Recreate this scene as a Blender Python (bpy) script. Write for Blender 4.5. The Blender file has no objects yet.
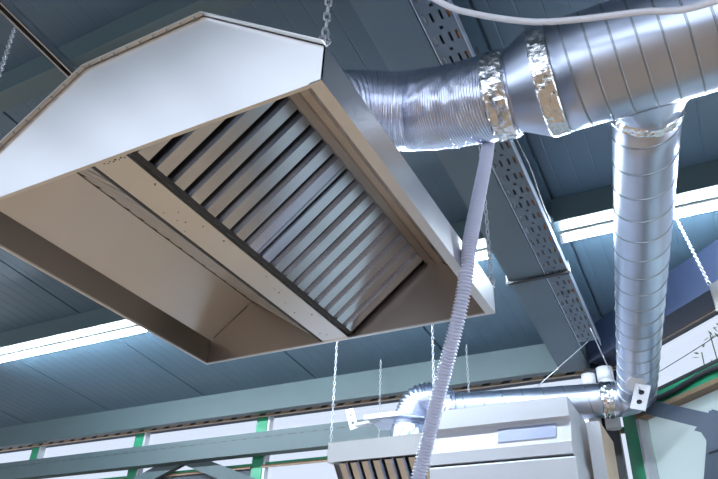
import bpy, bmesh, math, random
from mathutils import Vector, Matrix, noise
random.seed(7)
PI = math.pi
H = 1.3                                   # camera height above the floor; all heights below are relative to the eye
sc = bpy.context.scene
COL = sc.collection

# ------------------------------------------------------------------ materials
def nd(nt, t, **kw):
    n = nt.nodes.new(t)
    for k, v in kw.items(): setattr(n, k, v)
    return n
def mat(name, col, rough=.5, metal=0., bump=None, vary=None, emit=None, rvary=None, spec=None):
    m = bpy.data.materials.new(name); m.use_nodes = True
    nt = m.node_tree; b = nt.nodes['Principled BSDF']
    b.inputs['Base Color'].default_value = (*col, 1)
    b.inputs['Roughness'].default_value = rough
    b.inputs['Metallic'].default_value = metal
    if spec is not None: b.inputs['Specular IOR Level'].default_value = spec
    tc = nd(nt, 'ShaderNodeTexCoord')
    if vary:                               # (scale xyz, amount)
        mp = nd(nt, 'ShaderNodeMapping'); mp.inputs['Scale'].default_value = vary[0]
        nz = nd(nt, 'ShaderNodeTexNoise'); nz.inputs['Scale'].default_value = 1; nz.inputs['Detail'].default_value = 4
        nt.links.new(tc.outputs['Object'], mp.inputs[0]); nt.links.new(mp.outputs[0], nz.inputs['Vector'])
        rp = nd(nt, 'ShaderNodeMapRange'); rp.inputs['From Min'].default_value = .3; rp.inputs['From Max'].default_value = .7
        rp.inputs['To Min'].default_value = 1 - vary[1]; rp.inputs['To Max'].default_value = 1 + vary[1] * .6
        mx = nd(nt, 'ShaderNodeMix', data_type='RGBA', blend_type='MULTIPLY'); mx.inputs[0].default_value = 1
        mx.inputs[6].default_value = (*col, 1)
        nt.links.new(nz.outputs[0], rp.inputs[0]); nt.links.new(rp.outputs[0], mx.inputs[7]); nt.links.new(mx.outputs[2], b.inputs['Base Color'])
        if rvary:
            r2 = nd(nt, 'ShaderNodeMapRange'); r2.inputs['From Min'].default_value = .3; r2.inputs['From Max'].default_value = .7
            r2.inputs['To Min'].default_value = rough - rvary; r2.inputs['To Max'].default_value = rough + rvary
            nt.links.new(nz.outputs[0], r2.inputs[0]); nt.links.new(r2.outputs[0], b.inputs['Roughness'])
    if bump:                               # (scale xyz, strength, distance)
        mp = nd(nt, 'ShaderNodeMapping'); mp.inputs['Scale'].default_value = bump[0]
        nz = nd(nt, 'ShaderNodeTexNoise'); nz.inputs['Scale'].default_value = 1; nz.inputs['Detail'].default_value = 3
        bp = nd(nt, 'ShaderNodeBump'); bp.inputs['Strength'].default_value = bump[1]; bp.inputs['Distance'].default_value = bump[2]
        nt.links.new(tc.outputs['Object'], mp.inputs[0]); nt.links.new(mp.outputs[0], nz.inputs['Vector'])
        nt.links.new(nz.outputs[0], bp.inputs['Height']); nt.links.new(bp.outputs[0], b.inputs['Normal'])
    if emit:
        b.inputs['Emission Color'].default_value = (*emit[0], 1); b.inputs['Emission Strength'].default_value = emit[1]
    return m
def glass_mat(name, tint):
    m = bpy.data.materials.new(name); m.use_nodes = True; nt = m.node_tree; nt.nodes.clear()
    o = nd(nt, 'ShaderNodeOutputMaterial'); t = nd(nt, 'ShaderNodeBsdfTransparent'); t.inputs[0].default_value = (*tint, 1)
    g = nd(nt, 'ShaderNodeBsdfGlossy'); g.inputs['Roughness'].default_value = .08
    mx = nd(nt, 'ShaderNodeMixShader'); mx.inputs[0].default_value = .05
    nt.links.new(t.outputs[0], mx.inputs[1]); nt.links.new(g.outputs[0], mx.inputs[2]); nt.links.new(mx.outputs[0], o.inputs[0])
    return m
M = dict(
  steel   = mat('brushed_steel', (.74, .73, .72), .30, 1., vary=((1.6, 1.6, 1.6), .05)),
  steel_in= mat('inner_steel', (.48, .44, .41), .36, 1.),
  filter  = mat('filter_steel', (.72, .75, .82), .2, 1., vary=((7, 12, 7), .10)),
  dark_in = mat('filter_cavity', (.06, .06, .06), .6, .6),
  galv    = mat('galvanised_steel', (.56, .62, .76), .33, 1., vary=((5, 5, 5), .08)),
  seam    = mat('galvanised_seam', (.34, .38, .43), .35, 1.),
  flexfoil= mat('flexible_aluminium', (.66, .70, .84), .26, 1., bump=((60, 60, 60), .1, .002)),
  foil    = mat('foil_tape', (.86, .87, .89), .17, 1., bump=((55, 55, 55), .6, .006)),
  roof    = mat('roof_sheet_paint', (.066, .112, .156), .42, 0., vary=((1.5, .5, 1), .06)),
  beam    = mat('beam_paint', (.052, .083, .092), .5, 0., vary=((3, 3, 3), .05)),
  rafter  = mat('rafter_paint', (.105, .15, .185), .5, 0., vary=((3, 3, 3), .06)),
  tray    = mat('tray_zinc', (.13, .17, .21), .45, .2),
  traylip = mat('tray_flange_zinc', (.62, .68, .80), .35, .8),
  black   = mat('black_steel', (.02, .022, .026), .45, .2),
  zinc    = mat('bright_zinc', (.62, .65, .70), .3, 1.),
  wall    = mat('wall_paint', (.62, .64, .66), .8),
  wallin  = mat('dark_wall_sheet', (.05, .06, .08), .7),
  floor   = mat('tan_floor', (.46, .305, .185), .5, vary=((1.2, 1.2, 1), .12)),
  green   = mat('green_frame_paint', (.02, .26, .13), .4),
  white   = mat('white_enamel', (.50, .515, .56), .35),
  whitepl = mat('white_plastic', (.60, .61, .65), .45),
  label   = mat('grey_label', (.22, .25, .38), .4),
  brown   = mat('brown_timber', (.24, .16, .10), .6, vary=((3, 3, 3), .15)),
  board   = mat('tan_board', (.62, .46, .34), .6, vary=((6, 6, 1.5), .1)),
  hose    = mat('grey_hose', (.52, .55, .70), .3),
  whose   = mat('white_cable', (.70, .72, .80), .4),
  tube    = mat('lit_tube', (1, 1, 1), .5, emit=((.78, .90, 1.0), 205.)),
  house   = mat('lamp_housing', (.82, .84, .86), .4),
  leafm   = mat('twig_green', (.22, .36, .14), .7),
  wire    = mat('dark_wire', (.03, .03, .04), .5),
  glass   = glass_mat('window_glass', (.55, .555, .57)),
  glassg  = None,
  clear   = glass_mat('added_rooflight_glass', (.60, .62, .66)),
  chain   = mat('chain_zinc', (.44, .46, .50), .5, .9),
  shade_steel  = mat('shaded_lining_steel', (.40, .36, .325), .33, 1.),  # steel darkened for the dim reflections inside the hood
  glaregrey = mat('glare_cut_grey', (.12, .12, .13), .7),  # dark so the cabinet top throws less light on the duct
  orange  = mat('orange_cable', (.75, .25, .05), .5),
  brace   = mat('dark_brace_paint', (.065, .09, .135), .5),
  beam_bluelit   = mat('beam_paint_blue_light', (.015, .025, .056), .5),  # copy of the beam paint with dim bluish light in its colour
)

def frosted(name, col):
    m = bpy.data.materials.new(name); m.use_nodes = True; nt = m.node_tree; nt.nodes.clear()
    o = nd(nt, 'ShaderNodeOutputMaterial'); t = nd(nt, 'ShaderNodeBsdfTranslucent'); t.inputs[0].default_value = (*col, 1)
    d = nd(nt, 'ShaderNodeBsdfDiffuse'); d.inputs[0].default_value = (*col, 1)
    mx = nd(nt, 'ShaderNodeMixShader'); mx.inputs[0].default_value = .5
    nt.links.new(t.outputs[0], mx.inputs[1]); nt.links.new(d.outputs[0], mx.inputs[2]); nt.links.new(mx.outputs[0], o.inputs[0])
    return m
M['glassg'] = frosted('pale_green_frosted_glass', (.60, .66, .66))
# ------------------------------------------------------------------ mesh helpers
class MB:
    def __init__(s): s.v = []; s.f = []; s.sm = []
    def add(s, vs, fs, smooth=False):
        o = len(s.v); s.v += [tuple(v) for v in vs]; s.f += [tuple(i + o for i in f) for f in fs]; s.sm += [smooth] * len(fs)
    def box(s, x0, x1, y0, y1, z0, z1, mtx=None):
        vs = [Vector((x, y, z)) for z in (z0, z1) for y in (y0, y1) for x in (x0, x1)]
        if mtx: vs = [mtx @ v for v in vs]
        s.add(vs, [(0, 2, 3, 1), (4, 5, 7, 6), (0, 1, 5, 4), (2, 6, 7, 3), (0, 4, 6, 2), (1, 3, 7, 5)])
    def bar(s, a, b, w, h, up=(0, 0, 1)):          # rectangular bar from a to b
        a = Vector(a); b = Vector(b); d = (b - a).normalized(); u = Vector(up); sd = d.cross(u).normalized(); u = sd.cross(d)
        vs = [p + sd * (i * w / 2) + u * (j * h / 2) for p in (a, b) for i, j in ((-1, -1), (1, -1), (1, 1), (-1, 1))]
        s.add(vs, [(0, 1, 2, 3), (7, 6, 5, 4), (0, 4, 5, 1), (1, 5, 6, 2), (2, 6, 7, 3), (3, 7, 4, 0)])
    def prism(s, poly, d, mtx=None, smooth=False):  # polygon (3D points) extruded by d
        d = Vector(d); a = [Vector(p) for p in poly]; n = len(a); vs = a + [p + d for p in a]
        if mtx: vs = [mtx @ v for v in vs]
        s.add(vs, [tuple(range(n - 1, -1, -1)), tuple(range(n, 2 * n))])
        s.add(vs, [(i, (i + 1) % n, n + (i + 1) % n, n + i) for i in range(n)], smooth)
    def tube(s, path, rad, seg=16, caps=True, smooth=True, dr=None):
        P = [Vector(p) for p in path]; n = len(P); up = None; rings = []
        L = 0
        for i in range(n):
            t = (P[min(i + 1, n - 1)] - P[max(i - 1, 0)]).normalized()
            if up is None:
                up = t.orthogonal().normalized()
            up = (up - t * up.dot(t)).normalized(); sd = t.cross(up)
            if i: L += (P[i] - P[i - 1]).length
            for k in range(seg):
                a = 2 * PI * k / seg
                r = rad(L, a) if callable(rad) else rad
                dv = up * math.cos(a) + sd * math.sin(a)
                if dr: r += dr(P[i] + dv * r)
                rings.append(P[i] + dv * r)
        fs = [(i * seg + k, i * seg + (k + 1) % seg, (i + 1) * seg + (k + 1) % seg, (i + 1) * seg + k) for i in range(n - 1) for k in range(seg)]
        o = len(s.v); s.add(rings, fs, smooth)
        if caps:
            s.f += [tuple(o + k for k in range(seg - 1, -1, -1)), tuple(o + (n - 1) * seg + k for k in range(seg))]; s.sm += [False, False]
    def build(s, name, m, parent=None, mods=None):
        me = bpy.data.meshes.new(name)
        off = Vector((0, 0, 0)) if parent is None else Vector(parent.get('_o', (0, 0, 0)))
        z = Vector((0, 0, H)) if (parent is None or not parent.get('_loc')) else Vector((0, 0, 0))
        me.from_pydata([Vector(v) + z - off for v in s.v], [], s.f)
        me.polygons.foreach_set('use_smooth', s.sm)
        bm = bmesh.new(); bm.from_mesh(me); bmesh.ops.recalc_face_normals(bm, faces=bm.faces); bm.to_mesh(me); bm.free()
        me.materials.append(m); o = bpy.data.objects.new(name, me); COL.objects.link(o)
        if parent is not None:
            o.parent = parent; o['_o'] = tuple(off)
            if parent.get('_loc'): o['_loc'] = 1
        return o
def thing(name, label, cat, loc, group=None, local=False, rz=0):
    """Empty at the thing's base (loc relative to the eye height); local=True: its parts are modelled around its own origin"""
    o = bpy.data.objects.new(name, None); COL.objects.link(o); o.empty_display_size = .1
    w = Vector(loc) + Vector((0, 0, H)); o.location = w; o.rotation_euler = (0, 0, rz)
    o['label'] = label; o['category'] = cat
    if group: o['group'] = group
    if local: o['_loc'] = 1
    else: o['_o'] = tuple(w)
    return o
def tag(o, label, cat, group=None):
    o['label'] = label; o['category'] = cat
    if group: o['group'] = group
    return o
def struct(o): o['kind'] = 'structure'; return o
def copy_tree(o, parent=None):
    c = o.copy(); COL.objects.link(c)
    if parent is not None: c.parent = parent
    for ch in list(o.children): copy_tree(ch, c)
    return c
def lerp(a, b, t): return tuple(a[i] + (b[i] - a[i]) * t for i in range(3))
def spline(pts, n):                                  # Catmull-Rom, evenly resampled to n+1 points
    P = [Vector(p) for p in pts]; P = [P[0] * 2 - P[1]] + P + [P[-1] * 2 - P[-2]]; out = []
    for i in range(1, len(P) - 2):
        for k in range(40):
            t = k / 40; a, b, c, d = P[i - 1], P[i], P[i + 1], P[i + 2]
            out.append(.5 * ((2 * b) + (c - a) * t + (2 * a - 5 * b + 4 * c - d) * t * t + (3 * b - a - 3 * c + d) * t ** 3))
    out.append(P[-2])
    L = [0]
    for i in range(1, len(out)): L.append(L[-1] + (out[i] - out[i - 1]).length)
    res = []; j = 0
    for k in range(n + 1):
        t = L[-1] * k / n
        while j < len(L) - 2 and L[j + 1] < t: j += 1
        res.append(out[j].lerp(out[j + 1], (t - L[j]) / max(1e-9, L[j + 1] - L[j])))
    return res
def plen(P): return sum((P[i + 1] - P[i]).length for i in range(len(P) - 1))

SL = .0893                                          # the roof falls towards the back wall
def roofz(y): return 2.135 + SL * (4.8 - y)         # underside of the roof sheets
def rafz(y): return 1.9075 + SL * (4.8 - y)         # underside of the rafter
RX0, RX1 = -.894, -.683                             # rafter sides
TX0, TX1 = -.672, -.543                             # cable tray sides
C45 = 4.05                                          # plane x + y of the canted eave beam

# ------------------------------------------------------------------ roof, walls, floor
def roof_end(x): return min(5.14, C45 + .52 - x)
SKX = (-5.2, .0); SKY = [(-1.5, -.13)]
prof = []                                           # (x, dz) ribbed sheet section; joints every 1.248 m
joints = [-.51 - 1.248 * k for k in range(-4, 8)]
x = -9.6
while x < 4.2:
    j = [q for q in joints if abs(q - x) < .052]
    if j:
        prof += [(j[0] - .009, 0), (j[0] - .006, .022), (j[0] + .006, .022), (j[0] + .009, 0)]
    else:
        prof += [(x - .004, 0), (x, .0016), (x + .004, 0)]
    x += .104
prof = sorted(set(prof)); prof = [(-9.62, 0)] + [q for q in prof if abs(q[0] - SKX[0]) > .01 and abs(q[0] - SKX[1]) > .01] + [(SKX[0], 0), (SKX[1], 0), (4.22, 0)]
prof.sort()
mb = MB()
for (xa, da), (xb, db) in zip(prof, prof[1:]):
    xm = (xa + xb) / 2
    runs = [[-5.2, None]]
    if SKX[0] < xm < SKX[1]:
        runs = [[-5.2, SKY[0][0]], [SKY[0][1], None]]
    for y0, y1 in runs:
        ya = y1 if y1 is not None else roof_end(xa); yb = y1 if y1 is not None else roof_end(xb)
        if min(ya, yb) <= y0: continue
        mb.add([(xa, y0, roofz(y0) + da), (xb, y0, roofz(y0) + db), (xb, yb, roofz(yb) + db), (xa, ya, roofz(ya) + da)], [(0, 1, 2, 3)])
        mb.add([(xa, y0, roofz(y0) + .09), (xb, y0, roofz(y0) + .09), (xb, yb, roofz(yb) + .09), (xa, ya, roofz(ya) + .09)], [(3, 2, 1, 0)])
struct(mb.build('ceiling', M['roof']))
wn = 0
for (y0, y1) in SKY:                                # unseen roof opening, added and sized so the hood panel catches sky
    wn += 1
    mb = MB(); n = 5
    for i in range(n + 1):
        xx = SKX[0] + (SKX[1] - SKX[0]) * i / n
        mb.bar((xx, y0, roofz(y0) + .05), (xx, y1, roofz(y1) + .05), .06, .08)
    for yy in (y0, y1): mb.bar((SKX[0], yy, roofz(yy) + .05), (SKX[1], yy, roofz(yy) + .05), .05, .09)
    fr = struct(mb.build('window_%d' % wn, M['white']))
    g = MB(); g.add([(SKX[0], y0, roofz(y0) + .06), (SKX[1], y0, roofz(y0) + .06), (SKX[1], y1, roofz(y1) + .06), (SKX[0], y1, roofz(y1) + .06)], [(0, 1, 2, 3)])
    g2 = g.build('pane', M['clear'], fr)
    g2.location = (0, 0, 0)
mb = MB(); mb.box(-9.8, 4.6, -5.4, 5.6, -H - .1, -H); struct(mb.build('floor', M['floor']))
WY = 5.02                                           # back wall plane (window side)
CX = C45 + .45 - WY                                 # where the back wall meets the canted wall
def wallbox(mb, a, b, z0, z1, t=.1):                # vertical wall piece from a to b, thickness outward
    a = Vector((*a, 0)); b = Vector((*b, 0)); d = (b - a).normalized(); nrm = Vector((-d.y, d.x, 0)) * t
    vs = [Vector((p.x, p.y, z)) for z in (z0, z1) for p in (a, b, b + nrm, a + nrm)]
    mb.add(vs, [(3, 2, 1, 0), (4, 5, 6, 7), (0, 1, 5, 4), (1, 2, 6, 5), (2, 3, 7, 6), (3, 0, 4, 7)])
WT = 1.942                                          # window head
mb = MB()
wallbox(mb, (-9.6, WY), (CX, WY), WT, 2.20)         # strip over the windows
wallbox(mb, (-9.6, WY), (CX, WY), -H, -1.12)         # parapet
struct(mb.build('wall_back', M['wallin']))
mb = MB(); e45 = (CX + 4.6, WY - 4.6)
wallbox(mb, (CX, WY), e45, 1.985, roofz(e45[1]) + .1); wallbox(mb, (CX, WY), e45, -H, -1.1)
struct(mb.build('wall_canted', M['wallin']))
mb = MB(); wallbox(mb, (4.1, WY - 4.6), (4.1, -5.2), -H, 3.2); struct(mb.build('wall_right', M['wall']))
mb = MB(); wallbox(mb, (-9.6, -5.2), (-9.6, 5.1), -H, -.9); wallbox(mb, (-9.6, -5.2), (-9.6, 5.1), 1.8, 3.2)
for yy in (-5.2, -2.6, 0, 2.6, 4.8): wallbox(mb, (-9.6, yy), (-9.6, yy + .3), -.9, 1.8)
struct(mb.build('wall_left', M['wall']))
mb = MB()                                           # rear wall with a band of windows
wallbox(mb, (4.1, -5.2), (-9.6, -5.2), -H, -1.0); wallbox(mb, (4.1, -5.2), (-9.6, -5.2), 2.2, 3.2)
for xx in (4.1, 1.4, -1.4, -4.2, -7.0, -9.3): wallbox(mb, (xx, -5.2), (xx - .3, -5.2), -1.0, 2.2)
struct(mb.build('wall_rear', M['wall']))

# windows in the back wall: green posts with slim white mullions, white sky behind
posts = [-9.0, -6.71, -5.17, -3.66, -2.13, CX + .06]
for i in range(len(posts) - 1):
    xa, xb = posts[i], posts[i + 1]; wn += 1
    fr = MB()
    fr.box(xa - .075, xa + .04, WY - .03, WY + .05, -1.12, WT)
    wf = struct(fr.build('window_%d' % wn, M['green']))
    ml = MB(); ml.box(xa + .055, xa + .077, WY - .04, WY + .02, -1.12, WT); ml.build('mullion', M['white'], wf)
    hd = MB(); hd.box(xa + .04, xb - .075, WY - .03, WY + .04, 1.475, 1.50); hd.build('transom', M['green'], wf)
    tr = MB(); tr.box(xa + .04, xb - .075, WY - .045, WY - .03, 1.452, 1.475); tr.build('timber_bead', M['brown'], wf)
    g = MB(); g.box(xa + .04, xb - .075, WY + .02, WY + .026, -1.12, WT); g.build('pane', M['glass'], wf)
    if xb < -3.5:                                   # dark sheet closing the lower lights on the left
        d = MB()
        for k in range(17): d.box(xa + .085, xb - .075, WY - .02, WY + .01, -.45 + k * .115, -.45 + k * .115 + .1)
        d.build('closed_shutter', M['wallin'], wf)
# perforated strip over the back windows (light slots in a dark band)
mb = MB(); mb.box(-9.5, CX, WY - .06, WY - .03, 1.914, 1.97); struct(mb.build('trim_1', M['wallin']))
mb = MB(); xx = -9.4
while xx < CX - .1:
    mb.prism([(xx, WY - .068, 1.922), (xx + .09, WY - .068, 1.924), (xx + .115, WY - .068, 1.942), (xx + .025, WY - .068, 1.940)], (0, .008, 0)); xx += .165
mb.box(-9.5, CX, WY - .07, WY - .058, 1.908, 1.916)
struct(mb.build('trim_2', M['board']))

# canted wall windows (frame coordinates: u along the wall from the corner, w depth)
D45 = Vector((.70711, -.70711, 0)); N45 = Vector((.70711, .70711, 0)); K = Vector((CX, WY, 0))
M45 = Matrix(((D45.x, N45.x, 0, K.x), (D45.y, N45.y, 0, K.y), (0, 0, 1, 0), (0, 0, 0, 1)))
wn += 1
fr = MB(); fr.box(.03, .175, -.05, .05, -1.1, 1.63, M45); fr.box(.175, 3.2, -.05, .05, 1.53, 1.62, M45)
wf = struct(fr.build('window_%d' % wn, M['green']))
a = MB(); a.box(.168, .196, -.055, .02, -1.1, 1.50, M45); a.build('mullion', M['white'], wf)
a = MB(); a.box(.175, 3.2, -.065, .05, 1.502, 1.53, M45); a.build('timber_bead', M['brown'], wf)
a = MB(); a.box(.2, 3.2, .02, .026, -1.1, 1.51, M45); a.build('pane', M['glassg'], wf)
wn += 1
fr = MB(); fr.box(.0, 3.2, -.055, .05, 1.62, 1.642, M45); fr.box(-.02, .05, -.05, .05, 1.64, 1.98, M45); fr.box(.0, 3.2, -.05, .04, 1.965, 1.995, M45)
wf = struct(fr.build('window_%d' % wn, M['black']))
a = MB(); a.box(.04, 3.2, .02, .026, 1.64, 1.97, M45); a.build('pane', M['glass'], wf)
fr = MB(); fr.box(-.0, 3.3, -.062, -.052, 1.925, 1.962, M45)
struct(fr.build('trim_3', M['board']))
a = MB(); a.tube([M45 @ Vector((u, -.066, 1.578 + .012 * math.sin(u * 9))) for u in [i * .1 for i in range(30)]], .016, 8)
tag(a.build('cable', M['wire']), 'thick black cable along the green rail of the slanting right window', 'cable')
# twigs outside
t = thing('plant', 'thin green twigs outside behind the white right window', 'plant', M45 @ Vector((.55, .35, -H)))
a = MB(); b = MB()
base = M45 @ Vector((.55, .45, -H))
tips = []
for k in range(6):
    u = .38 + .16 * k + random.uniform(-.04, .04); top = 2.04 + random.uniform(-.06, .13) + (.1 if k == 3 else 0)
    p = spline([base, M45 @ Vector((u * .9 + .05, .45, 1.5)), M45 @ Vector((u, .45 + random.uniform(-.05, .05), top))], 14)
    a.tube(p, .004, 5); tips.append(p)
for p in tips:
    for q in p[-5:]:
        for _ in range(4):
            c = Vector(q) + Vector((random.uniform(-.06, .06), random.uniform(-.04, .04), random.uniform(-.04, .04)))
            d1 = Vector((random.uniform(-1, 1), random.uniform(-1, 1), random.uniform(-.2, 1))).normalized() * .028
            d2 = d1.orthogonal().normalized() * .008
            b.add([c - d1, c + d2, c + d1, c - d2], [(0, 1, 2, 3)])
a.build('stem', M['leafm'], t); b.build('foliage', M['leafm'], t)

# ------------------------------------------------------------------ steelwork
def beam_obj(name, label, boxes, m, cat='beam', group=None):
    mb = MB()
    for q in boxes: mb.box(*q)
    o = mb.build(name, m); tag(o, label, cat, group); return o
# rafter (runs down the slope) as a solid box section
mb = MB(); y0, y1 = -5.0, 4.86
mb.add([(x, y, z(y)) for y in (y0, y1) for x, z in ((RX0, rafz), (RX1, rafz), (RX1, lambda q: roofz(q) - .004), (RX0, lambda q: roofz(q) - .004))],
       [(3, 2, 1, 0), (4, 5, 6, 7), (0, 1, 5, 4), (1, 2, 6, 5), (2, 3, 7, 6), (3, 0, 4, 7)])
tag(mb.build('rafter', M['rafter']), 'wide grey steel rafter running down the roof beside the cable tray', 'rafter')
def purlin(y, ht, w, x0, x1, label, m='beam'):
    zt = roofz(y) - .002; zb = zt - ht
    mb = MB()
    mb.prism([(x0, y, zt), (x0, y, zb), (x0, y + .012, zb - .0), (x0, y + w, zb - .004), (x0, y + w, roofz(y + w) - .002)], (x1 - x0, 0, 0))
    return tag(mb.build('purlin', M[m]), label, 'purlin', 'roof purlins')
purlin(1.2463, .153, .10, -9.5, RX0 - .002, 'grey purlin under the dark roof above the top edge of the large hood')
purlin(1.2463, .153, .10, RX1 + .16, 2.6, 'grey purlin crossing above the large spiral duct')
purlin(3.187, .153, .15, -9.5, RX0 - .002, 'purlin behind the lit tube lights on the hood side of the rafter')
purlin(3.187, .153, .15, RX1 + .16, .82, 'purlin behind the lit tube light on the tray side of the rafter')
# dark sheet step with a bright edge beside the rafter
# eave beam on the back wall
mb = MB(); mb.prism([(-9.5, 4.80, 2.133), (-9.5, 4.80, 1.905), (-9.5, 4.87, 1.905), (-9.5, 4.87, 2.126)], (9.5 + RX0 - .002, 0, 0))
tag(mb.build('eave_beam', M['beam']), 'pale blue-grey eave beam along the top of the back windows', 'beam')
mb = MB(); mb.prism([(-9.5, 4.80, 1.715), (-9.5, 4.80, 1.530), (-9.5, 4.90, 1.530), (-9.5, 4.90, 1.715)], (9.5 - 1.2, 0, 0))
rail = tag(mb.build('truss_rail', M['beam']), 'pale blue-grey horizontal rail crossing in front of the back windows', 'beam')
mb = MB(); xx = -9.0; zz = []
while xx < -1.4:                                     # ragged scored line: wide and hair-thin stretches in turn
    a_ = random.uniform(.03, .07); zz += [(xx, .0028), (xx + a_, .0028), (xx + a_ + .004, .0004), (xx + .116, .0004)]; xx += .12
mb.prism([(x_, 4.798, 1.665 + w_) for x_, w_ in zz] + [(x_, 4.798, 1.665 - w_) for x_, w_ in reversed(zz)], (0, .004, 0))
mb.build('score_line', M['black'], rail)
# Λ braces below the rail
def brace(label, a, b, w, t, m='beam', up=(0, 0, 1)):
    mb = MB(); mb.bar(a, b, w, t, up); return tag(mb.build('brace', M[m]), label, 'brace', 'diagonal braces under the rails')
bx, bz = -4.48, 1.605
brace('left leg of the pale blue brace pair under the back rail', (bx + .02, 4.932, bz), (bx - 4.6, 4.932, bz - 1.7), .058, .118)
brace('right leg of the pale blue brace pair under the back rail', (bx - .02, 4.932, bz), (bx + 3.0, 4.932, bz - 1.11), .058, .118)
# canted side: eave beam, brace with joint
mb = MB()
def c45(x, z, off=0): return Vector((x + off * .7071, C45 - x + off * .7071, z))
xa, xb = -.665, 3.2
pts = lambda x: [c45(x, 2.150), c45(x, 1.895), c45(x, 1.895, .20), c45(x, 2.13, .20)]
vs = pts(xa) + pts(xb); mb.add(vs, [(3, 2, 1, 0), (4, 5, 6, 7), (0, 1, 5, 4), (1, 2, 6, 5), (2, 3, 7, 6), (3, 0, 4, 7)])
tag(mb.build('eave_beam', M['beam_bluelit']), 'blue eave beam over the slanting right-hand window', 'beam')
B45 = 4.31
def cb(x, z, off=0): return Vector((x + off * .7071, B45 - x + off * .7071, z))
t = thing('window_brace', 'grey angled steel brace crossing the pale window below the duct elbow', 'brace', cb(.05, -.2))
mb = MB(); mb.bar(cb(-.44, 1.585), cb(.085, 1.222), .092, .05, tuple(N45)); mb.build('upper_arm', M['brace'], t)
mb = MB(); mb.bar(cb(.075, 1.30), cb(-.40, -.2), .125, .05, tuple(N45)); mb.build('lower_arm', M['brace'], t)
mb = MB(); mb.prism([cb(-.06, 1.245, -.036), cb(-.025, 1.22, -.036), cb(-.008, 1.17, -.036), cb(-.02, 1.10, -.036), cb(.10, 1.1, -.036), cb(.15, 1.25, -.036), cb(.06, 1.32, -.036)], tuple(N45 * .010)); mb.build('gusset', M['brace'], t)

# ------------------------------------------------------------------ fluorescent lights
def tube_light(x0, x1, label):
    t = thing('tube_light', label, 'light', ((x0 + x1) / 2, 3.325, 2.10), 'tube lights along the purlin')
    mb = MB(); mb.box(x0, x1, 3.298, 3.336, 2.106, 2.1195); mb.build('housing', M['house'], t)
    mb = MB(); mb.tube([(x0 + .02, 3.325, 2.088), (x1 - .02, 3.325, 2.088)], .017, 14); mb.build('tube', M['tube'], t)
    for xx in (x0, x1 - .02):
        mb = MB(); mb.box(xx, xx + .02, 3.306, 3.344, 2.07, 2.106); mb.build('end_cap', M['house'], t)
tube_light(-5.68, -3.28, 'long lit white tube light left of the large hood')
tube_light(-3.26, -.93, 'lit tube light showing between the large hood and the rafter')
tube_light(-.52, .70, 'lit tube light behind the vertical spiral duct, beyond the rafter')

# ------------------------------------------------------------------ cable tray on the rafter
t = thing('cable_tray', 'perforated steel cable tray running along the rafter', 'cable tray', (-.6, 4.6, rafz(4.6)))
mb = MB(); W = TX1 - TX0; YT = 4.52
cols = []                                         # slot columns
xs = [0, .010, .020, .039, .049, .078, .088, .107, .117, W]
slotc = {1, 3, 5, 7}
pitch = .112; y = .4; vs = {}
rows = []
while y < YT - .1:
    rows += [(y, y + .046, True), (y + .046, y + pitch, False)]; y += pitch
def tz(y): return rafz(y) - .003
for (ya, yb, sl) in rows:
    if sl:
        for i in range(len(xs) - 1):
            if i in slotc: continue
            mb.add([(TX0 + xs[i], ya, tz(ya)), (TX0 + xs[i + 1], ya, tz(ya)), (TX0 + xs[i + 1], yb, tz(yb)), (TX0 + xs[i], yb, tz(yb))], [(0, 1, 2, 3)])
    else:                                          # web between slots with one small hole in the middle
        c0, c1 = .056, .071; m0, m1 = ya + .026, ya + .041
        for (p0, p1, q0, q1) in ((0, c0, ya, yb), (c1, W, ya, yb), (c0, c1, ya, m0), (c0, c1, m1, yb)):
            mb.add([(TX0 + p0, q0, tz(q0)), (TX0 + p1, q0, tz(q0)), (TX0 + p1, q1, tz(q1)), (TX0 + p0, q1, tz(q1))], [(0, 1, 2, 3)])
mb.build('perforated_base', M['tray'], t)
for (xx, w) in ((TX0 - .004, .004), (TX1, .004)):
    mb = MB()
    for (ya, yb) in ((.4, YT),):
        mb.add([(x_, y_, tz(y_) + dz) for y_ in (ya, yb) for x_, dz in ((xx, -.002), (xx + w, -.002), (xx + w, .05), (xx, .05))],
               [(3, 2, 1, 0), (4, 5, 6, 7), (0, 1, 5, 4), (1, 2, 6, 5), (2, 3, 7, 6), (3, 0, 4, 7)])
    mb.build('side_flange', M['traylip'], t)
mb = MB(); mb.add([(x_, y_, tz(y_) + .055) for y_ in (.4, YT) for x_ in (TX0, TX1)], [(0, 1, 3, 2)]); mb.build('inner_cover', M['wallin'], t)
for k, (cx_, cm, cl) in enumerate(((.015, 'whose', 'white strand standing for light in the first row of cable tray slots'),  # white strand added for the light showing through the slots
                                   (.112, 'orange', 'orange cable lying in the cable tray under its last row of slots'))):
    mb = MB(); xx = TX0 + cx_
    mb.tube([(xx + .004 * math.sin(y_ * 3 + k), y_, tz(y_) + .018) for y_ in [.4 + .2 * i for i in range(21)]], .007, 8)
    tag(mb.build('cable', M[cm]), cl, 'cable', 'cables in the tray')
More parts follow.
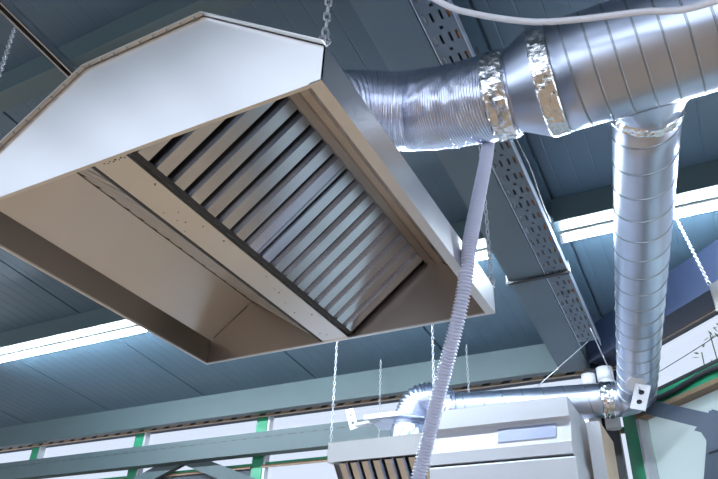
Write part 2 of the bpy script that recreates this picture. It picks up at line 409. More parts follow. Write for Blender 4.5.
# strap across the rafter and tray
yy = 3.56; zz = rafz(yy) - .012
t = thing('clamp_bar', 'black rod clamped across the rafter and cable tray', 'clamp bar', (-.7, yy, zz))
mb = MB(); mb.box(RX0 - .02, TX1 + .015, yy - .012, yy + .012, zz - .008, zz + .006); mb.build('bar', M['black'], t)
for xx in (RX0 - .012, TX1 + .012):
    mb = MB(); mb.tube(spline([(xx, yy, zz - .012), (xx, yy - .004, zz + .03), (xx - .004, yy - .004, zz + .075)], 8), .005, 8)
    mb.build('hook', M['zinc'], t)
mb = MB(); mb.tube(spline([(TX1 + .02, 1.9, rafz(1.9) + .05), (TX1 + .022, 2.35, rafz(2.35) + .02), (TX1 + .03, 2.65, rafz(2.65) + .03), (TX1 + .015, 2.95, rafz(2.95) + .035), (TX1 + .012, 3.15, rafz(3.15) + .05)], 30), .004, 8)
tag(mb.build('cord', M['wire']), 'thin dark cord bowing beside the bright edge of the cable tray', 'cord')

# channel rail under the purlins, top left
t = thing('channel_rail', 'dark slotted channel rail above the corner of the large hood', 'rail', (-2.24, 1.5, 2.23))
mb = MB(); rl = lambda y: roofz(y) - .19
for (x0, x1, z0, z1) in ((-2.262, -2.257, -.045, 0), (-2.223, -2.218, -.045, 0), (-2.262, -2.218, -.004, 0), (-2.262, -2.252, -.045, -.041), (-2.228, -2.218, -.045, -.041)):
    mb.add([(x_, y_, rl(y_) + dz) for y_ in (-.4, 3.15) for x_, dz in ((x0, z0), (x1, z0), (x1, z1), (x0, z1))],
           [(3, 2, 1, 0), (4, 5, 6, 7), (0, 1, 5, 4), (1, 2, 6, 5), (2, 3, 7, 6), (3, 0, 4, 7)])
mb.build('channel', M['zinc'], t)
mb = MB(); mb.add([(x_, y_, rl(y_) - .012) for y_ in (-.4, 3.15) for x_ in (-2.257, -2.223)], [(0, 1, 3, 2)]); mb.build('liner', M['black'], t)

# ------------------------------------------------------------------ extractor hood (local: rim centre at the origin)
def make_hood(label, loc, rz=0):
    t = thing('extractor_hood', label, 'hood', loc, None, local=True, rz=rz)
    W, D, LP, HT = .598, .572, .098, .399         # half width, half depth, lip, height
    TXH = .212; th = .003
    S = [(-W, 0), (-W, LP), (-TXH, HT), (TXH, HT), (W, LP), (W, 0)]
    Si = [(-W + th, 0), (-W + th, LP - .001), (-TXH, HT - th), (TXH, HT - th), (W - th, LP - .001), (W - th, 0)]
    fl = .014
    mb = MB()                                     # wrap: lips, slopes and top in one folded sheet
    y0, y1 = -D, D
    n = 6
    vs = [(x, y, z) for y in (y0, y1) for x, z in S] + [(x, y, z) for y in (y0, y1) for x, z in Si]
    fs = []
    for i in range(n - 1):
        fs += [(i, i + 1, n + i + 1, n + i), (2 * n + i, 3 * n + i, 3 * n + i + 1, 2 * n + i + 1)]
        fs += [(i, 2 * n + i, 2 * n + i + 1, i + 1), (n + i, n + i + 1, 3 * n + i + 1, 3 * n + i)]
    mb.add(vs, fs); mb.build('canopy', M['steel'], t)
    for sgn, nm in ((-1, 'end_panel'), (1, 'end_panel')):
        mb = MB(); yy = sgn * D
        mb.prism([(x, yy, z) for x, z in S], (0, -sgn * .0025, 0)); mb.build(nm, M['steel'], t)
    # overhanging flange of the folded sheet around the end panels
    for sgn in (-1, 1):
        mb = MB()
        for i in range(1, 4):
            (xa, za), (xb, zb) = S[i], S[i + 1]
            a = sgn * D; b = sgn * (D + fl)
            nx, nz = (za - zb), (xb - xa); l = math.hypot(nx, nz); nx, nz = nx / l * .003, nz / l * .003
            mb.add([(xa, a, za), (xb, a, zb), (xb, b, zb), (xa, b, za), (xa + nx, a, za + nz), (xb + nx, a, zb + nz), (xb + nx, b, zb + nz), (xa + nx, b, za + nz)],
                   [(0, 1, 2, 3), (7, 6, 5, 4), (0, 4, 5, 1), (1, 5, 6, 2), (2, 6, 7, 3), (3, 7, 4, 0)])
        f = mb.build('edge_flange', M['steel'], t)
        for i in (1, 2):
            (xa, za), (xb, zb) = S[i], S[i + 1]; k = max(3, int(math.hypot(xb - xa, zb - za) / .045))
            for q in range(k):
                u = (q + .5) / k; px, pz = xa + (xb - xa) * u, za + (zb - za) * u
                mb = MB(); mb.tube([(px, sgn * (D + .007), pz + .0005), (px, sgn * (D + .007), pz - .003)], .0028, 8)
                if sgn < 0: mb.build('rivet', M['seam'], f)
    # rim: folded lower edge, wide on the right
    mb = MB(); r = .004
    mb.box(-W, W, -D, -D + .010, -r, 0); mb.box(-W, W, D - .012, D, -r, 0)
    mb.box(-W, -W + .012, -D, D, -r - .0005, -.0005); mb.box(W - .030, W, -D, D, -r - .0005, -.0005)
    mb.build('rim', M['steel'], t)
    # grease channel between the two filter banks
    mb = MB(); mb.prism([(-.050, -D + .003, .0), (.052, -D + .003, .0), (.052, -D + .003, .022), (.049, -D + .003, .022), (.049, -D + .003, .003), (-.047, -D + .003, .003), (-.047, -D + .003, .022), (-.050, -D + .003, .022)], (0, 2 * D - .006, 0))
    ch = mb.build('grease_channel', M['steel'], t)
    for q in range(26):
        px, py = random.uniform(-.04, .04), random.uniform(-D + .02, D - .05)
        if q < 8: px, py = -.02 + q * .009, -D + .016 + .004 * (q % 2)
        mb = MB(); mb.tube([(px, py, .0), (px, py, -.0012)], random.uniform(.0012, .0028), 7)
        mb.build('drain_hole', M['dark_in'], ch)
    # filter banks and rails
    for s in (-1, 1):
        bx, bz = s * .060, .012; tx, tz_ = (.355, .256) if s > 0 else (-.396, .2425)
        L = math.hypot(tx - bx, tz_ - bz); e = Vector(((tx - bx) / L, 0, (tz_ - bz) / L)); nn = Vector((e.z * s, 0, -e.x * s))
        if nn.z > 0: nn = -nn                       # nn: down, towards the room
        P = lambda u, y, w: Vector((bx, y, bz)) + e * u + nn * w
        # top: steel rail on the right; left block darkened for a shaded gap
        mb = MB(); ra = P(L + .004, 0, .0); rb = Vector((s * .412, 0, .246))
        if s > 0: mb.prism([P(L - .006, -D + .003, .012), P(L + .016, -D + .003, .016), Vector((s * .395, -D + .003, .2365)), Vector((s * .420, -D + .003, .2330)), Vector((s * .418, -D + .003, .2385)), P(L + .02, -D + .003, -.03), P(L - .006, -D + .003, -.02)], (0, 2 * D - .006, 0))
        else: mb.prism([P(L - .004, -D + .003, .0105), P(L + .018, -D + .003, .0125), P(L + .018, -D + .003, -.02), P(L - .004, -D + .003, -.02)], (0, 2 * D - .006, 0))
        mb.build('rail_or_gap', M['steel_in'] if s > 0 else M['dark_in'], t)
        mb = MB(); mb.prism([P(-.003, -D + .003, .006), P(.010, -D + .003, .010), P(.010, -D + .003, -.004), P(-.003, -D + .003, -.004)], (0, 2 * D - .006, 0))
        mb.build('filter_ledge', M['dark_in'], t)
        for k in (0, 1):
            ya = (-.559, -.559 + .0655 * 8 + .001)[k]; yb = ya + .0655 * (8 + k)
            fb = MB()
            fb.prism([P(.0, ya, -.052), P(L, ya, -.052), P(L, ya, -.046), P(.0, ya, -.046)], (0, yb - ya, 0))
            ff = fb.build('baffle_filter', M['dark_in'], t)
            fb = MB(); nb = 8 + k; pt = .0655
            def slat(y, inner):
                w0, w1, h0, h1 = (.0185, .0245, .010, -.014) if not inner else (.0245, .0185, -.024, -.044)
                for q0, q1 in (((-w1, h1), (-w0, h0)), ((-w0, h0), (w0, h0)), ((w0, h0), (w1, h1))):
                    vs = [P(.010, y + q0[0], q0[1]), P(L - .008, y + q0[0], q0[1]), P(L - .008, y + q1[0], q1[1]), P(.010, y + q1[0], q1[1])]
                    up = nn * -.001
                    fb.add(vs + [v + up for v in vs], [(0, 1, 2, 3), (7, 6, 5, 4), (0, 4, 5, 1), (2, 6, 7, 3), (0, 3, 7, 4), (1, 5, 6, 2)])
            for q in range(nb): slat(ya + pt * (q + .5), False)
            fb.build('baffle', M['filter'], ff)
            fb = MB()
            for u0, u1 in ((-.001, .010), (L - .010, L + .001)):
                fb.prism([P(u0, ya, .0), P(u1, ya, .0), P(u1, ya, -.046), P(u0, ya, -.046)], (0, yb - ya, 0))
            for y_ in (ya, yb - .004):
                fb.prism([P(.01, y_, .002), P(L - .01, y_, .002), P(L - .01, y_, -.046), P(.01, y_, -.046)], (0, .004, 0))
            fb.build('filter_frame', M['filter'], ff)
    # dark sheets over lips and far end, hood shade put into their colour
    for sx in (-1, 1):
        mb = MB(); mb.box(min(sx * (W - .0035), sx * (W - .005)), max(sx * (W - .0035), sx * (W - .005)), -D + .004, D - .004, .001, LP); mb.build('lip_shade', M['shade_steel'], t)
    mb = MB(); mb.prism([(x * .993, D - .0032, max(.001, z - .003)) for x, z in S], (0, -.0012, 0)); mb.build('end_shade', M['shade_steel'], t)
    # dark sealed joints of the far end panel
    mb = MB(); yj = D - .004
    mb.tube([(-W + .004, yj, .004), (-W + .004, yj, LP), (-.43, yj, .224)], .0016, 6); mb.build('sealed_joint', M['black'], t)
    mb = MB(); mb.tube([(W - .004, yj, .004), (W - .004, yj, LP), (.40, yj, .248)], .0016, 6); mb.build('sealed_joint', M['black'], t)
    # hanging eyes on the lip corners
    for sx in (-1, 1):
        for sy in (-1, 1):
            mb = MB(); mb.tube([(sx * (W - .004) + .009 * math.cos(a), sy * (D - .004), LP + .008 + .009 * math.sin(a)) for a in [2 * PI * i / 12 for i in range(13)]], .002, 6)
            mb.build('hanging_eye', M['zinc'], t)
    return t
HC = Vector((-1.142, 1.373, 1.0))
hood = make_hood('large stainless extractor hood with bright front panel and rows of baffle filters', HC)
# ------------------------------------------------------------------ chains
def chain(label, a, b, link=.030, wire=.0032, hook=False):
    a = Vector(a); b = Vector(b); d = (a - b); n = max(2, int(d.length / (link * .78))); d.normalize()
    t = thing('hanging_chain', label, 'chain', b, 'hanging chains')
    mb = MB(); o1 = d.orthogonal().normalized(); o2 = d.cross(o1)
    for i in range(n):
        c = b.lerp(a, (i + .5) / n); o = o1 if i % 2 else o2; hl, hw = link * .5 - wire, link * .21
        pts = []
        for k in range(13):
            an = 2 * PI * k / 12; ca, sa = math.cos(an), math.sin(an)
            pts.append(c + d * ((hl - hw) * (1 if sa > 1e-6 else -1 if sa < -1e-6 else 0) + sa * hw) + o * (ca * hw))
        mb.tube(pts, wire, 6, caps=False)
    mb.build('links', M['chain'], t)
    if hook:
        mb = MB(); pts = [b + d * (.002 + .011 * (1 - math.cos(an))) + o1 * (.011 * math.sin(an)) for an in [PI * 1.7 * i / 14 for i in range(15)]]
        mb.tube(pts, .0032, 8); mb.build('hook', M['chain'], t)
lipz = 1.098
chain('steel chain hanging from the channel rail to the large hood', (-2.235, .967, 2.21), (-1.738, .806, lipz + .01), .034, .0026)
chain('steel chain hooked to the upper near corner of the large hood', (-.552, .806, 2.30), (-.548, .804, lipz + .008), .032, .0026, True)
chain('steel chain by the grey corrugated hose, holding the far corner of the large hood', (-.556, 1.945, rafz(1.945) - .005), (-.546, 1.938, lipz + .008), .028, .0024, True)

# ------------------------------------------------------------------ spiral ducts
def frame_of(d):
    d = Vector(d).normalized(); u = d.orthogonal().normalized(); return d, u, d.cross(u)
def spiral(mb, seam, a, b, R, pitch, w=.005, h=.003, seg=72, ph=0.):
    a = Vector(a); b = Vector(b); d, u, v = frame_of(b - a); L = (b - a).length
    mb.tube([a + d * (L * i / 12) for i in range(13)], R, seg)
    n = int(L / pitch * 60); pts = []
    prev = None
    for i in range(n + 1):
        s_ = L * i / n; an = 2 * PI * s_ / pitch + ph
        r_ = u * math.cos(an) + v * math.sin(an)
        c = a + d * s_
        pts.append([c - d * w + r_ * (R - .0005), c - d * w * .6 + r_ * (R + h), c + d * w * .6 + r_ * (R + h), c + d * w + r_ * (R - .0005)])
    vs = [q for p in pts for q in p]
    seam.add(vs, [(i * 4 + k, i * 4 + k + 1, (i + 1) * 4 + k + 1, (i + 1) * 4 + k) for i in range(n) for k in range(3)])
def ring(mb, c, d, R, w, t=.004, seg=48):
    c = Vector(c); d = Vector(d).normalized()
    mb.tube([c - d * w, c - d * w, c - d * w * .6, c + d * w * .6, c + d * w, c + d * w], lambda L, a: R + t, seg)
def crumpled(mb, a, b, R, amp=.006, seg=90, n=14, ragged=0., sc_=28.):
    a = Vector(a); b = Vector(b)
    def dr(p): return amp * (noise.noise(p * sc_) + .6 * noise.noise(p * sc_ * 2.3)) + amp * .9
    d, u, v = frame_of(b - a); L = (b - a).length
    vs = []
    for i in range(n + 1):
        for k in range(seg):
            an = 2 * PI * k / seg; r_ = u * math.cos(an) + v * math.sin(an)
            e = 0
            if ragged and i in (0, n): e = ragged * noise.noise(r_ * 3.1 + Vector((i, 0, 0)))
            p = a + d * (L * i / n + e) + r_ * R; rr = dr(p) if 0 < i < n else .0006
            vs.append(p + r_ * rr)
    mb.add(vs, [(i * seg + k, i * seg + (k + 1) % seg, (i + 1) * seg + (k + 1) % seg, (i + 1) * seg + k) for i in range(n) for k in range(seg)], False)

AY, AZ = 1.7289, 1.7279                             # axis of the large duct
t = thing('spiral_duct', 'largest galvanised spiral duct, with cone and foil tape, across the top', 'duct', (.6, AY, AZ - .19), 'spiral ducts')
mb = MB(); se = MB(); spiral(mb, se, (-.245, AY, AZ), (1.9, AY, AZ), .19, .069, w=.004, h=.0022)
mb.build('duct_body', M['galv'], t); se.build('spiral_seam', M['seam'], t)
mb = MB(); mb.tube([(-.40, AY, AZ), (-.36, AY, AZ), (-.352, AY, AZ), (-.262, AY, AZ), (-.245, AY, AZ)], lambda L, a: .146 if L < .05 else (.191 if L > .13 else .148), 72); mb.build('reducer', M['galv'], t)
mb = MB(); ring(mb, (-.352, AY, AZ), (1, 0, 0), .150, .006, .005); mb.build('clamp_ring', M['galv'], t)
mb = MB(); crumpled(mb, (-.262, AY, AZ), (-.198, AY, AZ), .1905, .0045); mb.build('foil_tape', M['foil'], t)

# flexible duct from the hood top to the cone
cx, cy = -1.13, 1.40
path = spline([(cx, cy, 1.425), (cx + .0, cy + .01, 1.55), (cx + .06, cy + .09, 1.70), (cx + .20, cy + .25, 1.80), (cx + .38, cy + .335, 1.80), (cx + .56, cy + .335, 1.755), (-.43, AY - .003, AZ + .003), (-.352, AY, AZ)], 760)
LT = plen(path)
def flexr(L, a):
    u = L / LT; k = min(1, max(0, (u - .56) / .1)); q = (L + .006 * math.sin(a)) % .030; q = min(q, .030 - q)
    r = .152 - .0050 * (1 - k) * math.exp(-(q / .0035) ** 2) + .0012 * (1 - k) * math.sin(2 * PI * L / .0075) + .0022 * k * math.sin(2 * PI * L / .0095)
    r += .0025 * noise.noise(Vector((L * 12, math.cos(a) * 1.4, math.sin(a) * 1.4)))
    return r + k * .004 * noise.noise(Vector((L * 34, math.cos(a) * 5, math.sin(a) * 5)))
t = thing('flexible_duct', 'large flexible aluminium duct curving from the large hood to the spiral duct', 'duct', (cx, cy, 1.424), 'flexible ducts')
mb = MB(); mb.tube(path, flexr, 72); mb.build('duct_body', M['flexfoil'], t)
mb = MB(); crumpled(mb, (-.437, AY - .002, AZ + .003), (-.36, AY, AZ), .154, .006, ragged=.006); mb.build('foil_tape', M['foil'], t)
mb = MB(); mb.tube([(cx, cy, 1.421), (cx, cy, 1.47)], .150, 48); mb.build('spigot', M['galv'], t)

# branch duct running away from the large duct to the corner
v = Vector((-.1651, .9848, -.0625)).normalized(); B0 = Vector((.0917, AY, AZ)); BR = .1175
bEnd = B0 + v * 2.78
t = thing('spiral_duct', 'spiral duct branch running down from the foil-wrapped tee', 'duct', B0 + v * .3, 'spiral ducts')
mb = MB(); se = MB(); spiral(mb, se, B0 + v * .19, bEnd, BR, .147, w=.0045, h=.003, ph=2.2); mb.build('duct_body', M['galv'], t); se.build('spiral_seam', M['seam'], t)
mb = MB(); kp = bEnd + Vector((BR + .004, -.30, .02)); mb.tube([kp - Vector((.006, 0, 0)), kp + Vector((.018, 0, 0))], .026, 20); mb.build('knob', M['zinc'], t)
# saddle collar with ragged foil
mb = MB(); vs = []; seg = 72; d, u, w_ = frame_of(v)
for i in range(9):
    for k in range(seg):
        an = 2 * PI * k / seg; r_ = u * math.cos(an) + w_ * math.sin(an)
        # start on the large duct's surface
        R = BR + .006 + (.030 * (1 - i / 6) ** 2 if i < 6 else 0)
        p0 = B0 + r_ * R
        # solve distance s so that the point lies on the cylinder of radius .192 about x
        qa = v.y * v.y + v.z * v.z; qb = 2 * ((p0.y - AY) * v.y + (p0.z - AZ) * v.z); qc = (p0.y - AY) ** 2 + (p0.z - AZ) ** 2 - .1915 ** 2
        disc = max(0, qb * qb - 4 * qa * qc); s0 = (-qb + math.sqrt(disc)) / (2 * qa)
        send = .262 + .018 * noise.noise(r_ * 2.7)
        s_ = s0 + (send - s0) * i / 8
        rr = .004 * noise.noise((p0 + v * s_) * 22) if 0 < i < 8 else 0
        vs.append(p0 + v * s_ + r_ * rr)
mb.add(vs, [(i * seg + k, i * seg + (k + 1) % seg, (i + 1) * seg + (k + 1) % seg, (i + 1) * seg + k) for i in range(8) for k in range(seg)], True)
mb.build('saddle_collar', M['galv'], t)
mb = MB(); crumpled(mb, B0 + v * .243, B0 + v * .285, BR + .004, .005, ragged=.022, n=8); mb.build('foil_tape', M['foil'], t)

# elbow at the corner and the duct along the back windows
vw = Vector((-.985, -.167, -.0)).normalized()
EC = Vector((-.385, 4.56, 1.548))                    # where the two axes meet
ER = .16
e0 = EC - v * ER; e1 = EC + vw * ER
epath = []
for i in range(33):
    q = i / 32; epath.append(e0 * (1 - q) ** 2 + EC * 2 * q * (1 - q) + e1 * q * q)
t = thing('duct_elbow', 'galvanised segmented duct elbow in the corner with foil-taped joints', 'duct', EC + Vector((0, 0, -.13)))
mb = MB(); segs = [epath[0], epath[8], epath[16], epath[24], epath[32]]; mb.tube(segs, .1165, 64, smooth=True); mb.build('elbow_body', M['galv'], t)
for i in (4, 12, 20, 28):
    mb = MB(); ring(mb, epath[i], epath[i + 1] - epath[i], .1165, .006, .003); mb.build('elbow_rib', M['seam'], t)
mb = MB(); crumpled(mb, e1 - vw * .02, e1 + vw * .055, .1165, .005, ragged=.01, n=8); mb.build('foil_tape', M['foil'], t)
we = EC + vw * 1.22
t = thing('spiral_duct', 'slim spiral duct along the back windows above the white cabinet', 'duct', EC + vw * .6 - Vector((0, 0, .11)), 'spiral ducts')
mb = MB(); se = MB(); spiral(mb, se, e1 + vw * .01, we, .112, .135, w=.004, h=.0025, ph=1.0); mb.build('duct_body', M['galv'], t); se.build('spiral_seam', M['seam'], t)

# ------------------------------------------------------------------ second, small hood with its flexible elbow
hx0, hx1, hy0, hy1, hz0, hz1 = -2.305, -1.53, 3.90, 4.66, 1.135, 1.26
t = thing('extractor_hood', 'small square stainless hood hung on four chains beside the white cabinet', 'hood', ((hx0 + hx1) / 2, (hy0 + hy1) / 2, hz0), 'small extractor hoods')
mb = MB(); th = .004
for q in ((hx0, hx1, hy0, hy0 + th), (hx0, hx1, hy1 - th, hy1), (hx0, hx0 + th, hy0, hy1), (hx1 - th, hx1, hy0, hy1)): mb.box(*q, hz0, hz1)
mb.box(hx0, hx1, hy0, hy1, hz1 - .004, hz1); mb.build('canopy', M['steel'], t)
mb = MB(); mb.box(hx0, hx1, hy0 - .002, hy0 + .02, hz0 - .005, hz0); mb.box(hx0, hx0 + .02, hy0, hy1, hz0 - .005, hz0); mb.box(hx1 - .02, hx1, hy0, hy1, hz0 - .005, hz0); mb.box(hx0, hx1, hy1 - .02, hy1, hz0 - .005, hz0); mb.build('rim', M['steel'], t)
# sloping filter under the lip, falling away from the front
fa = Vector((0, hy0 + .03, hz0 - .004)); fb_ = Vector((0, hy0 + .40, hz0 - .42)); e = (fb_ - fa).normalized(); LF = (fb_ - fa).length; nn = Vector((0, -e.z, e.y)) * -1
if nn.y > 0: nn = -nn
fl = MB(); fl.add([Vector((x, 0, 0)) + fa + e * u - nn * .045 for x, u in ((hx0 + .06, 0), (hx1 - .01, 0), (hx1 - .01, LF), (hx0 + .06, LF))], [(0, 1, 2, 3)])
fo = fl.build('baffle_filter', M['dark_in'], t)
fl = MB(); pt = .083; k = 0; xx = hx0 + .10
while xx < hx1 - .02:
    for q0, q1 in (((-.032, -.02), (-.022, .01)), ((-.022, .01), (.022, .01)), ((.022, .01), (.032, -.02))):
        vs = [Vector((xx + q0[0], 0, 0)) + fa + e * .004 + nn * q0[1], Vector((xx + q1[0], 0, 0)) + fa + e * .004 + nn * q1[1], Vector((xx + q1[0], 0, 0)) + fa + e * LF + nn * q1[1], Vector((xx + q0[0], 0, 0)) + fa + e * LF + nn * q0[1]]
        fl.add(vs + [p - nn * .0015 for p in vs], [(0, 1, 2, 3), (7, 6, 5, 4), (0, 4, 5, 1), (1, 5, 6, 2), (2, 6, 7, 3), (3, 7, 4, 0)])
    xx += pt
fl.build('baffle', M['filter'], fo)
fl = MB(); fl.bar(fb_ + Vector((hx0 + .02, .0, 0)), fb_ + Vector((hx1, 0, 0)), .05, .05); fl.build('grease_channel', M['steel'], t)
mb = MB()
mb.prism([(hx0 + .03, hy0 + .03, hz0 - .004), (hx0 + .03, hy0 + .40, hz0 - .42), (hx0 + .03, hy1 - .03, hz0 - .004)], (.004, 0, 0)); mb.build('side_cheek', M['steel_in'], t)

h2 = t
h3 = copy_tree(h2)
c3 = Vector((.040, .895, .444)).normalized() * 3.4          # upper left lip corner of the hood at the photo edge
off = Matrix.Rotation(-PI / 4, 3, 'Z') @ Vector((-(hx1 - hx0) / 2, -(hy1 - hy0) / 2, hz1 - hz0))
h3.location = (c3.x - off.x, c3.y - off.y, c3.z - off.z + H); h3.rotation_euler = (0, 0, -PI / 4)
h3['label'] = 'steel hood showing only one lip corner at the photo edge, held by a slanting chain'
kx, ky = -1.885, 4.30
t = thing('flexible_duct', 'small flexible duct elbow rising from the small hood to the wall duct', 'duct', (kx, ky, hz1), 'flexible ducts')
p2 = spline([(kx, ky, hz1 + .005), (kx, ky, 1.36), (kx + .005, ky + .0, 1.47), (kx + .065, ky + .01, 1.605), (kx + .19, ky + .04, 1.625), (we.x - .01, we.y - .001, we.z), (we.x + .05, we.y + .008, we.z)], 260)
L2 = plen(p2)
mb = MB(); mb.tube(p2, lambda L, a: .121 + .0055 * math.sin(2 * PI * L / .021) + .003 * noise.noise(Vector((L * 20, math.cos(a) * 2, math.sin(a) * 2))), 48); mb.build('duct_body', M['flexfoil'], t)
mb = MB(); crumpled(mb, (kx, ky, hz1 + .002), (kx, ky, 1.43), .128, .008, n=6, seg=60); mb.build('foil_collar', M['galv'], t)
mb = MB(); crumpled(mb, we - vw * .03, we + vw * .02, .116, .004, n=5, seg=60); mb.build('foil_tape', M['foil'], t)
# slide damper through the collar
t = thing('slide_damper', 'flat steel damper blade with a white holed handle beside the flexible elbow', 'damper', (kx - .1, ky - .05, 1.36))
mb = MB(); zb = 1.462
mb.prism([(kx - .27, ky - .14, zb + .02), (kx + .02, ky - .16, zb + .01), (kx + .17, ky - .14, zb - .014), (kx + .10, ky + .13, zb), (kx - .28, ky + .13, zb + .02)], (0, 0, .006)); mb.build('blade', M['galv'], t)
mb = MB(); mb.box(kx - .28, kx + .02, ky - .166, ky - .158, zb + .012, zb + .045); mb.build('blade_fold', M['white'], t)
def holed_plate(mb, mtx, w=.075, h=.15):             # plate in local xz with two round holes
    n = 14
    for s in (-1, 1):
        c = Vector((0, 0, s * h * .19)); rr = w * .19
        half = [(-w / 2, 0), (w / 2, 0), (w / 2, s * h / 2), (-w / 2, s * h / 2)]
        for yy in (0, .006):
            z0, z1 = sorted((0, s * h / 2))
            angs = sorted([2 * PI * i / n for i in range(n)] + [math.atan2(zc - c.z, xc) % (2 * PI) for xc in (-w / 2, w / 2) for zc in (z0, z1)])
            m_ = len(angs)
            inner = [Vector((rr * math.cos(a), yy, c.z + rr * math.sin(a))) for a in angs]
            outer = []
            for a in angs:
                ca, sa = math.cos(a), math.sin(a)
                kx_ = (w / 2) / max(1e-6, abs(ca)); kz = ((z1 - c.z) if sa > 0 else (c.z - z0)) / max(1e-6, abs(sa)); kk = min(kx_, kz)
                outer.append(Vector((kk * ca, yy, c.z + kk * sa)))
            mb.add([mtx @ p for p in inner + outer], [(i, (i + 1) % m_, m_ + (i + 1) % m_, m_ + i) for i in range(m_)])
        inner = [Vector((rr * math.cos(2 * PI * i / n), y_, c.z + rr * math.sin(2 * PI * i / n))) for y_ in (0, .006) for i in range(n)]
        mb.add([mtx @ p for p in inner], [(i, (i + 1) % n, n + (i + 1) % n, n + i) for i in range(n)])
    e_ = [Vector((x_, y_, z_)) for y_ in (0, .006) for x_, z_ in ((-w / 2, -h / 2), (w / 2, -h / 2), (w / 2, h / 2), (-w / 2, h / 2))]
    mb.add([mtx @ p for p in e_], [(i, (i + 1) % 4, 4 + (i + 1) % 4, 4 + i) for i in range(4)])
hm = Matrix.Translation((-2.255, 4.12, 1.485)) @ Matrix.Rotation(.35, 4, 'Z') @ Matrix.Rotation(-.3, 4, 'Y')
mb = MB(); holed_plate(mb, hm, .06, .15); mb.build('handle_plate', M['whitepl'], t)
mb = MB(); mb.bar((-2.235, 4.145, 1.44), (-2.13, 4.17, 1.46), .05, .02); mb.bar((-2.15, 4.17, 1.455), (-2.06, 4.19, 1.482), .03, .03); mb.build('handle_clip', M['zinc'], t)

chain('slanting steel chain to the hood corner at the photo edge', (.085, 3.40, 2.12), c3 + Vector((.004, .004, .004)), .028, .0026, True)
# hangers of the small hood and the wall duct
def top_at(x, y): return (x, y, roofz(y) - .004)
chain('steel chain at the front corner of the small hood, in front of the truss rail', top_at(hx0 + .012, hy0 + .012), (hx0 + .012, hy0 + .012, hz1 + .004), .034, .0026)
chain('steel chain at the back corner of the small hood, behind the damper handle', top_at(hx0 + .012, hy1 - .015), (hx0 + .012, hy1 - .015, hz1 + .004), .034, .0026)
chain('steel chain falling behind the grey corrugated hose to the small hood', top_at(hx1 - .012, hy0 + .012), (hx1 - .012, hy0 + .012, hz1 + .004), .034, .0026)
chain('steel chain meeting the slim wall duct beside its foil tape', top_at(hx1 - .015, hy1 - .03), (hx1 - .015, hy1 - .03, hz1 + .004), .034, .0026)

# ------------------------------------------------------------------ damper tag on the corner elbow
tg = Vector((-.0742, .944, .3215)) * 4.22
t = thing('damper_handle', 'white plate with two round holes on a disc under the corner elbow', 'damper handle', tg)
mb = MB(); holed_plate(mb, Matrix.Translation(tg) @ Matrix.Rotation(-.1, 4, 'Z') @ Matrix.Rotation(.33, 4, 'Y') @ Matrix.Rotation(-.2, 4, 'X'), .085, .16); mb.build('handle_plate', M['whitepl'], t)
mb = MB(); mb.box(-.034, .034, .008, .012, -.07, .07, Matrix.Translation(tg) @ Matrix.Rotation(-.1, 4, 'Z') @ Matrix.Rotation(.33, 4, 'Y') @ Matrix.Rotation(-.2, 4, 'X')); mb.build('backing', M['black'], t)
dc = tg + Vector((-.012, .03, .085))
mb = MB(); mb.tube([dc + Vector((0, -.004, -.002)), dc + Vector((0, .012, .012))], .052, 28); mb.build('disc', M['whitepl'], t)
mb = MB(); mb.tube([dc + Vector((.005, .0, 0)), tg + Vector((0, .006, .04))], .008, 10); mb.tube([dc, dc + Vector((0, .12, .06))], .01, 10); mb.build('stem', M['zinc'], t)

# ------------------------------------------------------------------ grey corrugated hose and white cable
def dirp(q, r): return Vector(q) * r
hp = [(-.52, 2.03, rafz(2.03) - .006), (-.515, 2.0, 1.92), dirp((-.200, .740, .642), 2.47), dirp((-.2275, .774, .5905), 2.22), dirp((-.254, .804, .538), 2.03), dirp((-.284, .841, .462), 1.97), dirp((-.336, .877, .343), 2.02), dirp((-.380, .897, .225), 2.1), (-1.02, 2.0, -.1), (-1.25, 2.1, -.7), (-1.30, 2.1, -H + .005)]
P = spline(hp, 2700)
mb = MB(); mb.tube(P, lambda L, a: .0200 + .0036 * math.sin(2 * PI * L / .0100), 14)
tag(mb.build('corrugated_hose', M['hose']), 'grey corrugated hose hanging down in front of the large hood corner', 'hose')
wp = [(-1.0, 1.05, 2.28), (-.75, 1.12, 2.05), dirp((-.210, .574, .792), 2.22), dirp((-.172, .604, .778), 2.20), dirp((-.111, .636, .764), 2.18), dirp((-.061, .652, .755), 2.17), dirp((.038, .67, .741), 2.16), dirp((.127, .678, .724), 2.17), (.9, 1.42, 1.56), (2.0, 1.3, 1.75), (3.2, 1.2, 2.40)]
mb = MB(); mb.tube(spline(wp, 120), .0098, 14)
tag(mb.build('cable', M['whose']), 'thick white cable looping in front of the largest spiral duct', 'cable')

# ------------------------------------------------------------------ white cabinet and board
kx0, kx1 = -1.468, -.662; yb = 4.20
t = thing('white_cabinet', 'tall white enamelled machine cabinet with grey label plate below the wall duct', 'machine', ((kx0 + kx1) / 2, 3.9, -H))
def slab(mb, prof, x0, x1): mb.prism([(x0, y_, z_) for y_, z_ in prof], (x1 - x0, 0, 0))
mb = MB(); slab(mb, [(3.66, 1.300), (3.655, 1.19), (3.685, 1.176), (3.675, 1.146), (3.640, 1.055), (3.632, 1.045), (3.632, .982), (yb, .982), (yb, 1.300)], kx0, kx1); mb.build('upper_housing', M['white'], t)
mb = MB(); mb.box(kx0 - .0, kx1, 3.67, yb, 1.3005, 1.304); mb.build('glare_cover', M['glaregrey'], t)  # unseen dark sheet added to cut glare on the wall duct
mb = MB(); mb.box(kx0 + .004, kx1 - .004, 3.65, yb, .966, .982); mb.build('seam_gasket', M['black'], t)
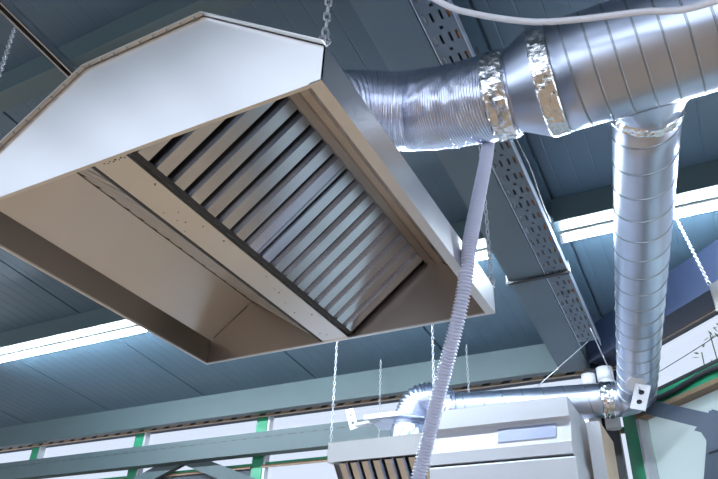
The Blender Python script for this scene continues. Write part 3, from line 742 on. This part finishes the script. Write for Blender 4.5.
mb = MB(); slab(mb, [(3.628, .966), (3.622, .958), (3.622, -H + .08), (yb, -H + .08), (yb, .966)], kx0 + .005, kx1 + .012); mb.build('lower_body', M['white'], t)
mb = MB(); mb.box(kx0 + .03, kx1 - .03, 3.66, yb - .03, -H, -H + .08); mb.build('plinth', M['black'], t)
mb = MB(); u0, u1 = .12, .88
zA, zB = 1.078, 1.162; yA = 3.640 + (zA - 1.055) / (.091) * .035; yB = 3.640 + (zB - 1.055) / .091 * .035
mb.prism([(-1.062, yA - .001, zA), (-.742, yA - .001, zA), (-.740, min(yB, 3.69) - .001, zB), (-1.066, min(yB, 3.69) - .001, zB)], (0, -.005, 0)); mb.build('label_plate', M['label'], t)
t = thing('board', 'tall tan board with white edge standing beside the white cabinet', 'board', (-.57, 4.1, -H))
mb = MB(); mb.box(-.625, -.552, 3.95, 4.02, -H, 1.235); mb.build('edge_face', M['white'], t)
mb = MB(); mb.prism([(-.626 + .02, 3.955, 1.235), (-.551, 3.955, 1.235), (-.551, 4.4, 1.235), (-.60, 4.4, 1.235)], (0, 0, -H - 1.235)); mb.build('side_face', M['board'], t)

# white pipes in the corner
mb = MB(); mb.box(-.72, -.555, 4.80, 4.90, -H, 1.885)
tag(mb.build('corner_column', M['black']), 'dark steel column in the corner behind the duct elbow', 'column')
def pipe_thing(label, x, y, r, zt):
    t = thing('pipe', label, 'pipe', (x, y, 1.4), 'white pipes in the corner')
    mb = MB(); mb.tube([(x, y, 1.42), (x, y, zt)], r, 24); mb.build('pipe_body', M['whitepl'], t)
    mb = MB(); mb.tube([(x, y, zt - .09), (x, y, zt)], r + .006, 24); mb.build('socket', M['whitepl'], t)
pipe_thing('taller white plastic pipe end in the corner behind the wall duct', -.575, 4.742, .05, 1.85)
pipe_thing('shorter white plastic pipe end in the corner behind the wall duct', -.69, 4.75, .042, 1.82)

# thin wires
def wire(label, a, b, sag=.0, r=.003, m='zinc'):
    a = Vector(a); b = Vector(b); mb = MB()
    mb.tube([a.lerp(b, i / 16) - Vector((0, 0, sag * 4 * (i / 16) * (1 - i / 16))) for i in range(17)], r, 8)
    return tag(mb.build('hanger_wire', M[m]), label, 'wire', 'hanger wires')
wire('pale wire slanting from the cable tray to the slim wall duct', (-.60, 4.42, rafz(4.42) - .004), EC + vw * .62 + Vector((0, -.02, .112)), 0, .0035)
wire('pale wire slanting from the cable tray to the branch duct', (-.56, 4.25, rafz(4.25) - .004), bEnd + Vector((-.11, -.02, .04)), 0, .0035)
wire('thin dark wire crossing the white right-hand window', M45 @ Vector((.0, -.12, 1.69)), M45 @ Vector((1.6, -.12, 1.80)), .03, .0025, 'wire')

# ------------------------------------------------------------------ world, camera
w = bpy.data.worlds.new('sky'); sc.world = w; w.use_nodes = True
bg = w.node_tree.nodes['Background']; bg.inputs[0].default_value = (.78, .87, 1.0, 1); bg.inputs[1].default_value = 3.2
cam = bpy.data.cameras.new('camera'); co = bpy.data.objects.new('camera', cam); COL.objects.link(co)
f, pitch, roll, yaw = 666.3597, .56934850, .04748533, -.50256993
fwd = Vector((math.sin(yaw) * math.cos(pitch), math.cos(yaw) * math.cos(pitch), math.sin(pitch)))
rt = Vector((math.cos(yaw), -math.sin(yaw), 0)); up = rt.cross(fwd)
r2 = rt * math.cos(roll) + up * math.sin(roll); u2 = up * math.cos(roll) - rt * math.sin(roll)
co.matrix_world = Matrix(((r2.x, u2.x, -fwd.x, 0), (r2.y, u2.y, -fwd.y, 0), (r2.z, u2.z, -fwd.z, H), (0, 0, 0, 1)))
cam.sensor_width = 36; cam.lens = f * 36 / 718; cam.clip_start = .02
sc.camera = co
vs_ = sc.view_settings; vs_.view_transform = 'Standard'; vs_.look = 'None'; vs_.gamma = 1; vs_.use_curve_mapping = False
vs_.exposure = 0.06
for o in bpy.data.objects:
    for k in ('_o', '_loc'):
        if k in o: del o[k]
